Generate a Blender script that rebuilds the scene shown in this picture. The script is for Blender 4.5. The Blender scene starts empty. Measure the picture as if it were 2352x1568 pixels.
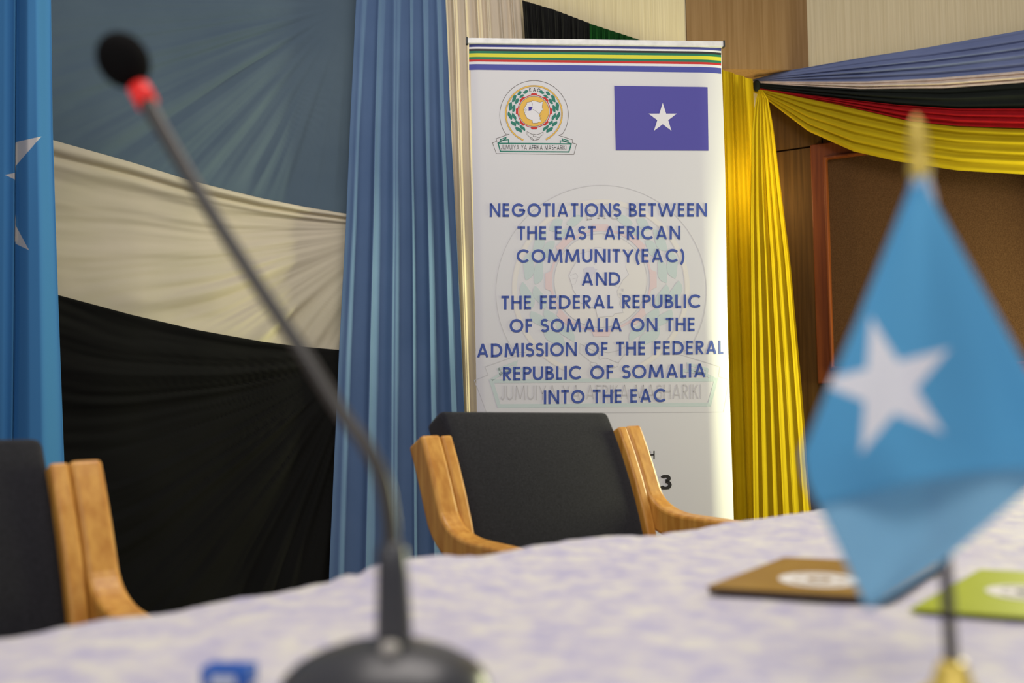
import bpy, bmesh, math, random
from mathutils import Vector, Matrix, noise as mnoise
random.seed(7)
S = bpy.context.scene
COL = S.collection
R = math.radians

# ------------------------------------------------------------------ camera
W, H, F = 2352, 1568, 2287.0
CAM_Z = 0.96
PITCH, ROLL = R(2.78), R(-1.0)
cd = bpy.data.cameras.new('camera'); cam = bpy.data.objects.new('camera', cd); COL.objects.link(cam)
cam.matrix_world = (Matrix.Translation((0, 0, CAM_Z)) @ Matrix.Rotation(R(90) + PITCH, 4, 'X')
                    @ Matrix.Rotation(ROLL, 4, 'Z'))
cd.sensor_width = 36; cd.lens = 36 * F / W; cd.clip_start = 0.02
cd.dof.use_dof = True; cd.dof.focus_distance = 3.2; cd.dof.aperture_fstop = 2.6
S.camera = cam
RM = cam.matrix_world.to_3x3()

# ------------------------------------------------------------------ exposure, world, lights
S.view_settings.view_transform = 'Standard'; S.view_settings.look = 'None'
S.view_settings.exposure = 0.0; S.view_settings.gamma = 1.0; S.view_settings.use_curve_mapping = False
wd = bpy.data.worlds.new('world'); S.world = wd; wd.use_nodes = True
wd.node_tree.nodes['Background'].inputs[0].default_value = (0.86, 0.86, 1.0, 1)
wd.node_tree.nodes['Background'].inputs[1].default_value = 0.31


def area(name, loc, target, size, power, color):
    ld = bpy.data.lights.new(name, 'AREA'); ld.shape = 'RECTANGLE'; ld.size, ld.size_y = size
    ld.energy = power; ld.color = color
    o = bpy.data.objects.new(name, ld); COL.objects.link(o); o.location = loc
    o.rotation_euler = (Vector(target) - Vector(loc)).to_track_quat('-Z', 'Y').to_euler()
    return o


area('assumed_ceiling_light', (0.2, 1.5, 3.1), (0.2, 1.9, 0), (1.6, 1.6), 40, (1.0, 0.92, 0.86))  # assumed ceiling panel, unseen overhead, added to brighten table and walls
area('rear_fill_light', (-0.2, -1.6, 3.0), (0.1, 2.0, 0.9), (1.6, 1.0), 34, (1.0, 0.97, 0.95))  # fill added behind the camera to brighten flag and banner from the front
area('assumed_window_light', (2.15, 3.28, 1.15), (0.4, 2.6, 1.0), (0.35, 1.1), 60, (1.0, 1.0, 0.62))  # assumed window, unseen at the right, added for the low grazing light
sd = bpy.data.lights.new('drape_fill_spot', 'SPOT'); sd.energy = 24; sd.color = (1.0, 1.0, 0.55); sd.spot_size = R(62); sd.spot_blend = 1.0; sd.shadow_soft_size = 0.03  # unseen spot added behind the banner to rake across the left drapes
so = bpy.data.objects.new('drape_fill_spot', sd); COL.objects.link(so); so.location = (0.50, 3.52, 1.40)
so.rotation_euler = (Vector((-1.5, 3.72, 1.25)) - so.location).to_track_quat('-Z', 'Y').to_euler()


# ------------------------------------------------------------------ helpers
def pt(px, py, d):
    """point seen at a given pixel of the photograph, at distance d along world Y"""
    r = RM @ Vector(((px - W / 2) / F, -(py - H / 2) / F, -1))
    return Vector((0, 0, CAM_Z)) + r * (d / r.y)


class Plane:
    """vertical plane through (x0,y0), horizontal direction at an angle, normal towards the viewer"""
    def __init__(s, x0, y0, ang):
        s.o = Vector((x0, y0, 0)); s.u = Vector((math.cos(ang), math.sin(ang), 0))
        s.n = Vector((math.sin(ang), -math.cos(ang), 0))

    def at(s, u, z, off=0.0):
        return s.o + s.u * u + Vector((0, 0, z)) + s.n * off

    def px(s, x, y, off=0.0):
        r = RM @ Vector(((x - W / 2) / F, -(y - H / 2) / F, -1)); c = Vector((0, 0, CAM_Z))
        o = s.o + s.n * off
        t = (o - c).dot(s.n) / r.dot(s.n)
        return c + r * t

    def uz(s, x, y, off=0.0):
        p = s.px(x, y, off)
        return (p - s.o).dot(s.u), p.z


def lin(c):
    out = []
    for v in c[:3]:
        v = v / 255.0
        out.append(v / 12.92 if v <= 0.04045 else ((v + 0.055) / 1.055) ** 2.4)
    return (*out, 1.0)


def interp(tab, x):
    if x <= tab[0][0]: return tab[0][1]
    for (a, b), (c, d) in zip(tab, tab[1:]):
        if x <= c: return b + (d - b) * (x - a) / (c - a)
    return tab[-1][1]


def smooth(a, b, x):
    t = min(1, max(0, (x - a) / (b - a))); return t * t * (3 - 2 * t)


def n1(x, seed=0.0):
    return mnoise.noise(Vector((x, seed * 7.13 + 0.37, seed * 1.7)))


# ------------------------------------------------------------------ materials
def nodes(name):
    m = bpy.data.materials.new(name); m.use_nodes = True
    nt = m.node_tree; return m, nt, nt.nodes['Principled BSDF'], nt.nodes['Material Output']


def coords(nt, scale):
    tc = nt.nodes.new('ShaderNodeTexCoord'); mp = nt.nodes.new('ShaderNodeMapping')
    mp.inputs['Scale'].default_value = scale
    nt.links.new(tc.outputs['Object'], mp.inputs[0]); return mp.outputs[0]


def noise_tex(nt, scale, detail=3, rough=0.55):
    n = nt.nodes.new('ShaderNodeTexNoise'); n.inputs['Scale'].default_value = 1.0
    n.inputs['Detail'].default_value = detail; n.inputs['Roughness'].default_value = rough
    nt.links.new(coords(nt, scale), n.inputs['Vector']); return n.outputs['Fac']


def ramp(nt, fac, stops):
    r = nt.nodes.new('ShaderNodeValToRGB'); e = r.color_ramp.elements
    e[0].position, e[0].color = stops[0][0], stops[0][1]; e[1].position, e[1].color = stops[-1][0], stops[-1][1]
    for p, c in stops[1:-1]:
        k = e.new(p); k.color = c
    nt.links.new(fac, r.inputs[0]); return r.outputs[0]


def mat(name, c1, c2=None, scale=(30, 30, 30), rough=0.8, bump=0.0, bscale=None, translucent=0.0,
        metal=0.0, spec=0.3, detail=3, lo=0.35, hi=0.65, emit=0.0, sheen=0.0):
    m, nt, b, out = nodes(name)
    b.inputs['Roughness'].default_value = rough; b.inputs['Metallic'].default_value = metal
    b.inputs['Specular IOR Level'].default_value = spec
    if sheen: b.inputs['Sheen Weight'].default_value = sheen
    c2 = c2 or tuple(min(255, v * 0.93) for v in c1)
    col = ramp(nt, noise_tex(nt, scale, detail), [(lo, lin(c1)), (hi, lin(c2))])
    nt.links.new(col, b.inputs['Base Color'])
    if emit:
        nt.links.new(col, b.inputs['Emission Color']); b.inputs['Emission Strength'].default_value = emit
    if bump:
        bp = nt.nodes.new('ShaderNodeBump'); bp.inputs['Strength'].default_value = bump
        bp.inputs['Distance'].default_value = 0.002
        nt.links.new(noise_tex(nt, bscale or scale, 4), bp.inputs['Height'])
        nt.links.new(bp.outputs[0], b.inputs['Normal'])
    if translucent:
        t = nt.nodes.new('ShaderNodeBsdfTranslucent'); nt.links.new(col, t.inputs[0])
        mx = nt.nodes.new('ShaderNodeMixShader'); mx.inputs[0].default_value = translucent
        nt.links.new(b.outputs[0], mx.inputs[1]); nt.links.new(t.outputs[0], mx.inputs[2])
        nt.links.new(mx.outputs[0], out.inputs[0])
    return m


def star_mat(name, ground, star, centre, radius, turn, translucent=0.0):
    """cloth with a five pointed star printed at a place of its UV map"""
    m, nt, b, out = nodes(name)
    N, L = nt.nodes, nt.links
    b.inputs['Roughness'].default_value = 0.85; b.inputs['Specular IOR Level'].default_value = 0.2
    uv = N.new('ShaderNodeUVMap')
    sub = N.new('ShaderNodeVectorMath'); sub.operation = 'SUBTRACT'; L.new(uv.outputs[0], sub.inputs[0])
    sub.inputs[1].default_value = (centre[0], centre[1], 0)
    total = None
    for k in range(5):
        a = turn + R(90 + 72 * k)
        d = N.new('ShaderNodeVectorMath'); d.operation = 'DOT_PRODUCT'; L.new(sub.outputs[0], d.inputs[0])
        d.inputs[1].default_value = (math.cos(a), math.sin(a), 0)
        lt = N.new('ShaderNodeMath'); lt.operation = 'LESS_THAN'; L.new(d.outputs['Value'], lt.inputs[0])
        lt.inputs[1].default_value = radius * math.cos(R(72))
        if total is None: total = lt.outputs[0]
        else:
            ad = N.new('ShaderNodeMath'); ad.operation = 'ADD'; L.new(total, ad.inputs[0]); L.new(lt.outputs[0], ad.inputs[1])
            total = ad.outputs[0]
    g = N.new('ShaderNodeMath'); g.operation = 'GREATER_THAN'; L.new(total, g.inputs[0]); g.inputs[1].default_value = 3.5
    mix = N.new('ShaderNodeMix'); mix.data_type = 'RGBA'; L.new(g.outputs[0], mix.inputs['Factor'])
    mix.inputs['A'].default_value = lin(ground); mix.inputs['B'].default_value = lin(star)
    L.new(mix.outputs['Result'], b.inputs['Base Color'])
    if translucent:
        t = N.new('ShaderNodeBsdfTranslucent'); L.new(mix.outputs['Result'], t.inputs[0])
        mx = N.new('ShaderNodeMixShader'); mx.inputs[0].default_value = translucent
        L.new(b.outputs[0], mx.inputs[1]); L.new(t.outputs[0], mx.inputs[2]); L.new(mx.outputs[0], out.inputs[0])
    return m


M = {}
cl = dict(rough=0.9, spec=0.12, bump=0.12, bscale=(900, 900, 900))
M['wallpaper'] = mat('wallpaper', (232, 217, 176), (219, 203, 160), (140, 140, 2.2), 0.85, 1.0, (150, 150, 1.8), spec=0.15)
M['veneer'] = mat('veneer', (152, 120, 80), (136, 104, 64), (90, 90, 2), 0.6, spec=0.2, detail=5)
M['dark_wood'] = mat('dark_wood', (90, 64, 28), (70, 48, 18), (90, 90, 2.5), 0.6, spec=0.15, detail=5)
M['frame_wood'] = mat('frame_wood', (112, 56, 20), (92, 42, 12), (70, 70, 3), 0.5, spec=0.2, detail=5)
M['gap'] = mat('gap', (20, 16, 10), rough=0.9)
M['felt'] = mat('felt', (88, 62, 37), (73, 49, 27), (220, 220, 220), 0.95, 0.6, (300, 300, 300), spec=0.1)
M['plaster'] = mat('plaster', (190, 184, 170), rough=0.9)
M['carpet'] = mat('carpet', (92, 70, 60), (70, 52, 46), (60, 60, 60), 0.95, spec=0.1)
M['blue_panel'] = mat('blue_panel', (106, 125, 135), (99, 118, 130), (3, 3, 3), **cl)
M['cream_panel'] = mat('cream_panel', (226, 214, 186), (220, 210, 178), (3, 3, 3), **cl)
M['black_panel'] = mat('black_panel', (29, 29, 26), (26, 26, 23), (3, 3, 3), **cl)
M['blue_drape'] = mat('blue_drape', (100, 126, 162), (94, 120, 156), (4, 4, 4), **cl)
M['cream_drape'] = mat('cream_drape', (232, 218, 192), (226, 211, 184), (4, 4, 4), **cl)
M['black_drape'] = mat('black_drape', (34, 34, 32), **cl)
M['green_drape'] = mat('green_drape', (20, 72, 26), **cl)
M['red_drape'] = mat('red_drape', (150, 20, 22), **cl)
M['yellow_drape'] = mat('yellow_drape', (204, 178, 28), (195, 168, 20), (4, 4, 4), translucent=0.35, **cl)
M['swag_blue'] = mat('swag_blue', (122, 134, 170), (112, 124, 160), (4, 4, 4), **cl)
M['swag_white'] = mat('swag_white', (226, 208, 190), **cl)
M['swag_black'] = mat('swag_black', (30, 34, 30), **cl)
M['swag_red'] = mat('swag_red', (160, 20, 26), **cl)
M['swag_yellow'] = mat('swag_yellow', (180, 156, 22), (170, 146, 14), (4, 4, 4), **cl)
M['banner'] = mat('banner', (219, 219, 219), (217, 217, 218), (2, 2, 2), 0.6, translucent=0.04, spec=0.25)
M['rail'] = mat('rail', (236, 236, 230), rough=0.4, spec=0.5)
M['cap'] = mat('cap', (60, 62, 60), rough=0.5)
M['alu'] = mat('alu', (180, 182, 184), rough=0.3, metal=0.9)


def ink(name, c): M[name] = mat(name, c, c, rough=0.6, spec=0.25)


ink('ink_blue', (72, 92, 162)); ink('ink_navy', (82, 78, 158)); ink('ink_stripe', (78, 84, 160)); ink('ink_white', (224, 223, 224))
ink('ink_black', (52, 50, 50)); ink('ink_green', (40, 122, 90)); ink('ink_yellow', (218, 214, 62)); ink('ink_red', (196, 52, 48))
ink('ink_leaf', (48, 124, 106)); ink('ink_gold', (228, 184, 84)); ink('ink_grey', (110, 104, 100)); ink('ink_lake', (62, 52, 148))
ink('ink_dark', (48, 46, 46))


def faint(c, k): return tuple(221 + (v - 221) * k for v in c)


ink('wm_leaf', faint((70, 150, 130), 0.17)); ink('wm_gold', faint((235, 200, 110), 0.09)); ink('wm_red', faint((215, 70, 60), 0.13))
ink('wm_grey', faint((120, 115, 120), 0.24)); ink('wm_lake', faint((80, 70, 170), 0.10)); ink('wm_white', (222, 221, 221))
ink('wm_text', faint((110, 105, 110), 0.26)); ink('wm_disc', faint((235, 205, 130), 0.07))
M['cushion'] = mat('cushion', (42, 42, 46), (29, 29, 32), (260, 260, 420), 0.95, 0.7, (700, 700, 1100), spec=0.1, sheen=0.1)
M['chair_wood'] = mat('chair_wood', (212, 156, 72), (186, 126, 50), (60, 60, 7), 0.38, spec=0.45, detail=5)
M['foam'] = mat('foam', (22, 21, 20), rough=0.98, bump=0.5, bscale=(900, 900, 900), spec=0.05)
M['led_red'] = mat('led_red', (226, 50, 44), (214, 40, 36), rough=0.4, emit=0.35)
M['neck'] = mat('neck', (66, 62, 54), rough=0.35, spec=0.5)
M['mic_body'] = mat('mic_body', (62, 62, 62), (56, 56, 58), rough=0.3, spec=0.55)
M['button'] = mat('button', (190, 184, 172), rough=0.4)
M['gold'] = mat('gold', (234, 204, 92), rough=0.35, metal=0.25, spec=0.5)
M['pole_dark'] = mat('pole_dark', (62, 62, 64), rough=0.35, spec=0.5)
M['white_cloth'] = mat('white_cloth', (224, 222, 226), **cl)
M['carton_blue'] = mat('carton_blue', (36, 96, 184), (30, 84, 172), rough=0.4)
M['carton_white'] = mat('carton_white', (205, 214, 232), rough=0.4)
M['olive'] = mat('olive', (156, 118, 44), (146, 108, 38), rough=0.5)
M['lime'] = mat('lime', (166, 176, 22), (160, 170, 18), rough=0.5)
M['paper'] = mat('paper', (228, 222, 212), rough=0.7)
M['spine'] = mat('spine', (88, 72, 58), rough=0.6)
M['assumed_lamp_glow'] = mat('assumed_lamp_glow', (255, 205, 120), rough=0.5, emit=3.0)  # glow for the assumed lamp behind the yellow curtain, used by no object

# tablecloth: crinkled lavender-white damask
m, nt, b, out = nodes('tablecloth'); M['tablecloth'] = m
b.inputs['Roughness'].default_value = 0.75; b.inputs['Specular IOR Level'].default_value = 0.25
c = ramp(nt, noise_tex(nt, (34, 34, 34), 3, 0.6), [(0.34, lin((184, 179, 200))), (0.5, lin((202, 196, 203))), (0.66, lin((218, 213, 202)))])
nt.links.new(c, b.inputs['Base Color'])
bp = nt.nodes.new('ShaderNodeBump'); bp.inputs['Strength'].default_value = 0.7; bp.inputs['Distance'].default_value = 0.006
nt.links.new(noise_tex(nt, (42, 42, 42), 3, 0.55), bp.inputs['Height']); nt.links.new(bp.outputs[0], b.inputs['Normal'])


# ------------------------------------------------------------------ object building
def empty(name, loc, label, cat, rz=0.0, group=None):
    o = bpy.data.objects.new(name, None); COL.objects.link(o); o.location = loc; o.rotation_euler = (0, 0, rz)
    o.empty_display_size = 0.05
    o['label'] = label; o['category'] = cat
    if group: o['group'] = group
    return o


def tag(o, label, cat, group=None):
    o['label'] = label; o['category'] = cat
    if group: o['group'] = group
    return o


def root_of(p):
    loc = Vector(p.location)
    while p.parent:
        p = p.parent; loc += Vector(p.location)
    return loc


def mesh_obj(name, verts, faces, mats, parent=None, local=False, smooth_=True, midx=None, uvs=None, solid=0.0):
    """one mesh object; verts are world coordinates unless local"""
    verts = [Vector(v) for v in verts]
    if parent is not None:
        off = Vector((0, 0, 0)) if local else root_of(parent)
    else:
        off = Vector((sum(v.x for v in verts) / len(verts), sum(v.y for v in verts) / len(verts), min(v.z for v in verts)))
    me = bpy.data.meshes.new(name)
    me.from_pydata([v - off for v in verts], [], faces)
    if not isinstance(mats, (list, tuple)): mats = [mats]
    for mm in mats: me.materials.append(mm)
    if midx: me.polygons.foreach_set('material_index', midx)
    if smooth_: me.polygons.foreach_set('use_smooth', [True] * len(me.polygons))
    if uvs:
        l = me.uv_layers.new(name='UVMap')
        for lp in me.loops: l.data[lp.index].uv = uvs[lp.vertex_index]
    me.update()
    o = bpy.data.objects.new(name, me); COL.objects.link(o)
    if parent is not None: o.parent = parent
    else: o.location = off
    if solid:
        md = o.modifiers.new('thickness', 'SOLIDIFY'); md.thickness = solid; md.offset = 0
    return o


def sheet(name, nu, nv, fn, m, parent=None, solid=0.002, uv=None):
    vs, uvs = [], []
    for j in range(nv + 1):
        for i in range(nu + 1):
            u, v = i / nu, j / nv
            vs.append(fn(u, v))
            if uv: uvs.append(uv(u, v))
    fs = [(j * (nu + 1) + i, (j + 1) * (nu + 1) + i, (j + 1) * (nu + 1) + i + 1, j * (nu + 1) + i + 1)
          for j in range(nv) for i in range(nu)]
    return mesh_obj(name, vs, fs, m, parent, uvs=uvs or None, solid=solid)


def box_vf(lo, hi):
    x0, y0, z0 = lo; x1, y1, z1 = hi
    v = [(x0, y0, z0), (x1, y0, z0), (x1, y1, z0), (x0, y1, z0), (x0, y0, z1), (x1, y0, z1), (x1, y1, z1), (x0, y1, z1)]
    f = [(0, 3, 2, 1), (4, 5, 6, 7), (0, 1, 5, 4), (1, 2, 6, 5), (2, 3, 7, 6), (3, 0, 4, 7)]
    return v, f


def bevel(o, w, seg=3):
    md = o.modifiers.new('bevel', 'BEVEL'); md.width = w; md.segments = seg; md.limit_method = 'ANGLE'
    return o


def plane_boxes(name, pl, boxes, m, parent=None, bev=0.0, kind=None):
    """boxes given in the coordinates of a wall plane: (u0,u1,z0,z1,off0,off1)"""
    V, Fc = [], []
    for (u0, u1, z0, z1, o0, o1) in boxes:
        v, f = box_vf((u0, z0, o0), (u1, z1, o1)); k = len(V)
        V += [pl.at(a, b_, c_) for a, b_, c_ in v]; Fc += [tuple(k + i for i in q) for q in f]
    o = mesh_obj(name, V, Fc, m, parent, smooth_=False)
    bmx = bmesh.new(); bmx.from_mesh(o.data); bmesh.ops.recalc_face_normals(bmx, faces=bmx.faces); bmx.to_mesh(o.data); bmx.free()
    if bev: bevel(o, bev)
    if kind: o['kind'] = kind
    return o


def tube(name, pts, radii, m, parent=None, seg=16, local=False, caps=True):
    pts = [Vector(p) for p in pts]; V, Fc = [], []
    up = Vector((0.3, 1, 0.1)).normalized()
    for i, p in enumerate(pts):
        t = (pts[min(i + 1, len(pts) - 1)] - pts[max(i - 1, 0)]).normalized()
        a = t.cross(up).normalized(); b_ = t.cross(a).normalized()
        for k in range(seg):
            an = 2 * math.pi * k / seg
            V.append(p + (a * math.cos(an) + b_ * math.sin(an)) * radii[i])
    for i in range(len(pts) - 1):
        for k in range(seg):
            k2 = (k + 1) % seg
            Fc.append((i * seg + k, i * seg + k2, (i + 1) * seg + k2, (i + 1) * seg + k))
    if caps:
        Fc.append(tuple(range(seg))[::-1]); Fc.append(tuple((len(pts) - 1) * seg + k for k in range(seg)))
    return mesh_obj(name, V, Fc, m, parent, local=local)


def spline(pts, n):
    """Catmull-Rom through 3-D points"""
    P = [Vector(p) for p in pts]; P = [P[0] * 2 - P[1]] + P + [P[-1] * 2 - P[-2]]; out = []
    segs = len(P) - 3
    for s in range(segs):
        a, b_, c_, d = P[s:s + 4]
        for k in range(n):
            t = k / n
            out.append(0.5 * ((2 * b_) + (c_ - a) * t + (2 * a - 5 * b_ + 4 * c_ - d) * t * t + (3 * b_ - a - 3 * c_ + d) * t ** 3))
    out.append(P[-2]); return out


def lathe(name, prof, centre, m, parent=None, seg=40, sx=1.0, sy=1.0, axis=None):
    c0 = Vector(centre); q = Vector((0, 0, 1)).rotation_difference(Vector(axis)) if axis is not None else None
    V, Fc = [], []
    for r, z in prof:
        for k in range(seg):
            a = 2 * math.pi * k / seg; p = Vector((r * math.cos(a) * sx, r * math.sin(a) * sy, z))
            if q: p = q @ p
            V.append(c0 + p)
    for i in range(len(prof) - 1):
        for k in range(seg):
            k2 = (k + 1) % seg
            Fc.append((i * seg + k, i * seg + k2, (i + 1) * seg + k2, (i + 1) * seg + k))
    Fc.append(tuple(range(seg))[::-1]); Fc.append(tuple((len(prof) - 1) * seg + k for k in range(seg)))
    return mesh_obj(name, V, Fc, m, parent)


# ------------------------------------------------------------------ the setting
BACK = Plane(0, 3.95, R(5))            # back wall
RIGHT = None
_c = BACK.px(1852, 100)
RIGHT = Plane(_c.x, _c.y, R(-31.2))    # angled wall to the right, starts at the corner
Z_SOFFIT = BACK.px(1700, 160)[2]
uL, uC = -3.2, (_c - BACK.o).dot(BACK.u)
pu0 = BACK.uz(1576, 80)[0]
fv = [(-5, -3, 0), (6, -3, 0), (6, 6, 0), (-5, 6, 0)]
mesh_obj('floor', fv, [(0, 1, 2, 3)], M['carpet'], smooth_=False)['kind'] = 'structure'
plane_boxes('wall_back', BACK, [(uL, pu0, Z_SOFFIT, 3.3, -0.3, 0.0), (uL, uC + 0.5, 0, Z_SOFFIT, -0.3, -0.16)], M['wallpaper'], kind='structure')
plane_boxes('trim_1', BACK, [(pu0 + 0.002, uC + 0.02, Z_SOFFIT, 3.3, -0.3, 0.004)], M['veneer'], kind='structure')
plane_boxes('wall_right', RIGHT, [(0.0, 2.3, Z_SOFFIT, 3.3, -0.3, 0.0)], M['wallpaper'], kind='structure')
# lower panelling of the angled wall, boards with dark joints between them
PO = -0.05
s0, zs = RIGHT.uz(1840, 340, PO)
sv = RIGHT.uz(1888, 310, PO)[0]
sL = -0.42
panels = [(sL, sv - 0.003, 0, zs - 0.004, PO - 0.02, PO), (sv + 0.003, 2.3, 0, zs - 0.004, PO - 0.02, PO),
          (sL, sv - 0.003, zs + 0.004, Z_SOFFIT, PO - 0.02, PO), (sv + 0.003, 2.3, zs + 0.004, Z_SOFFIT, PO - 0.02, PO)]
plane_boxes('wall_right_panelling', RIGHT, panels, M['dark_wood'], kind='structure')
plane_boxes('wall_right_backing', RIGHT, [(sL, 2.3, 0, Z_SOFFIT, PO - 0.1, PO - 0.02)], M['gap'], kind='structure')

# framed felt board on the angled wall
bu0, bz1 = RIGHT.uz(1861, 333, PO + 0.03); bz0 = RIGHT.uz(2320, 833, PO + 0.03)[1]
iu0, iz1 = RIGHT.uz(1896, 364, PO + 0.03)
bu1 = bu0 + 1.6; fw = iu0 - bu0; fh = bz1 - iz1
board = empty('notice_board', RIGHT.at((bu0 + bu1) / 2, bz0 - fh, PO), 'brown felt notice board in a reddish wooden frame under the coloured swag', 'notice board')
plane_boxes('felt_panel', RIGHT, [(bu0 + fw - .01, bu1 - fw + .01, bz0 - .01, bz1 - fh + .01, PO, PO + 0.012)], M['felt'], board)


def mitre_frame(name, pl, u0, u1, z0, z1, wu, wz, o0, o1, m, parent):
    outer = [(u0, z0), (u1, z0), (u1, z1), (u0, z1)]; inner = [(u0 + wu, z0 + wz), (u1 - wu, z0 + wz), (u1 - wu, z1 - wz), (u0 + wu, z1 - wz)]
    V = [pl.at(a, b_, o0) for a, b_ in outer] + [pl.at(a, b_, o1) for a, b_ in outer] + \
        [pl.at(a, b_, o1) for a, b_ in inner] + [pl.at(a, b_, o0) for a, b_ in inner]
    Fc = []
    for k in range(4):
        k2 = (k + 1) % 4
        Fc += [(k, k2, 4 + k2, 4 + k), (4 + k, 4 + k2, 8 + k2, 8 + k), (8 + k, 8 + k2, 12 + k2, 12 + k)]
    o = mesh_obj(name, V, Fc, m, parent, smooth_=False); bevel(o, 0.004, 2); return o


frame = mitre_frame('frame', RIGHT, bu0, bu1, bz0 - fh, bz1, fw, fh, PO, PO + 0.035, M['frame_wood'], board)
mitre_frame('inner_moulding', RIGHT, bu0 + fw - 0.008, bu1 - fw + 0.008, bz0 - 0.008, bz1 - fh + 0.008, 0.012, 0.012, PO, PO + 0.042, M['frame_wood'], frame)


# ------------------------------------------------------------------ draped panels on the left
def ridge(x, seed, sharp=1.0):
    v = n1(x, seed) + 0.5 * n1(x * 2.3, seed + 3) + 0.22 * n1(x * 5.1, seed + 5)
    return v * sharp


def panel_fn(top, bot, x0, x1, centre, freq, amp, seed, sag=0, base_off=0.05, extra=None, fk=1.3, nr=620, fr_=90, lowfade=False):
    """stretched cloth between a top and a bottom line, folds fanning out of a gathering point"""
    cx, cy = centre

    def fn(u, v):
        x = x0 + (x1 - x0) * u
        y = interp(top, x) + (interp(bot, x) - interp(top, x)) * v
        xh = (x - x0) / (cx - x0)
        ys = y - sag * 4 * xh * (1 - xh)
        dx, dy = cx - x, ys - cy
        r = math.hypot(dx, dy); th = math.atan2(dy, dx)
        # broad folds far from the gathering point, crisp ones near it
        near = smooth(nr, 120, r)
        a1 = ridge(th * freq * 0.55 + 0.25 * n1(r * 0.004, seed + 9), seed) * (0.5 + 0.5 * (1 - near))
        a2 = ridge(th * freq * fk + 0.15 * n1(r * 0.006, seed + 11), seed + 20) * (0.35 + 0.65 * near)
        fade = smooth(20, fr_, r)
        lump = 0.5 * mnoise.noise(Vector((x * 0.006, y * 0.006, seed)))
        off = amp * fade * (a1 * 0.9 + a2 * 0.55 + lump * 0.6)
        if lowfade: off *= 1 - 0.8 * smooth(0.8, 0.96, v)
        if extra: off += extra(x, y, v)
        return BACK.px(x, y, base_off + off)
    return fn


# blue panel (behind), cream panel over it, black panel over that
blue_top = [(-260, -160), (900, -160)]; blue_bot = [(-260, 330), (120, 380), (450, 480), (830, 560)]
o = sheet('wall_drape', 230, 200, panel_fn(blue_top, blue_bot, -260, 840, (800, 10), 9, 0.022, 1.0, base_off=0.03, fk=1.5, nr=900, fr_=330, lowfade=True), M['blue_panel'], solid=0.002)
tag(o, 'slate blue stretched wall drape with folds fanning from upper right corner', 'drape')
cr_top = [(-260, 215), (122, 322), (300, 372), (450, 418), (600, 455), (700, 475), (795, 491), (840, 496)]
cr_bot = [(-260, 560), (130, 690), (400, 780), (600, 820), (840, 850)]


def hem(x, y, v):
    w = interp([(-260, 40), (122, 36), (450, 24), (795, 12), (840, 10)], x); d = y - interp(cr_top, x)
    return 0.016 * math.exp(-((d - 0.45 * w) / (0.42 * w)) ** 2) + 0.009 * math.exp(-((d - 1.5 * w) / (0.35 * w)) ** 2) - 0.007 * math.exp(-((d - w) / (0.18 * w)) ** 2)


o = sheet('wall_drape', 230, 200, panel_fn(cr_top, cr_bot, -260, 840, (900, 520), 11, 0.036, 4.0, sag=45, base_off=0.045, extra=hem, fk=0.8, nr=400, fr_=420, lowfade=True), M['cream_panel'], solid=0.002)
tag(o, 'cream stretched wall drape with rolled top hem between the blue and black ones', 'drape')
bk_top = [(-260, 560), (136, 678), (300, 722), (450, 757), (600, 784), (700, 797), (775, 803), (840, 806)]
bk_bot = [(-260, 2100), (840, 2100)]
o = sheet('wall_drape', 230, 260, panel_fn(bk_top, bk_bot, -260, 840, (830, 815), 13, 0.032, 8.0, sag=70, base_off=0.066, fr_=300), M['black_panel'], solid=0.002)
tag(o, 'black stretched wall drape hanging below the cream one behind left armchair', 'drape')


# ------------------------------------------------------------------ hanging curtains
def curtain(name, left, right, y0, y1, nf, depth, off, m, label, seed, top=None, solid=0.002, nu=240, nv=90, pl=None, sharp=0.6, gather=None, fine=0.32, warp=1.0):
    pl = pl or BACK

    def fn(u, v):
        yy0 = y0
        if top: yy0 = interp(top, interp(left, y0) + (interp(right, y0) - interp(left, y0)) * u)
        y = yy0 + (y1 - yy0) * v
        xl, xr = interp(left, y), interp(right, y)
        uu = u ** warp + 0.030 * n1(u * 4.3, seed) + 0.010 * n1(v * 2.2 + u * 3, seed + 2)
        ph = uu * nf * 2 * math.pi
        amp = 0.62 + 0.5 * n1(u * nf * 0.9, seed + 4)
        w = math.sin(ph + sharp * math.sin(ph)) * amp + fine * math.sin(ph * 2.37 + seed + 0.8 * v)
        k = depth * (1 if gather is None else (0.35 + 0.65 * smooth(0, gather, v)))
        x = xl + (xr - xl) * min(1, max(0, u + 0.30 / nf * math.cos(ph) / (2 * math.pi) * 2))
        return pl.px(x, y, off + k * w)
    o = sheet(name, nu, nv, fn, m, solid=solid)
    tag(o, label, 'curtain'); return o


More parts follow.
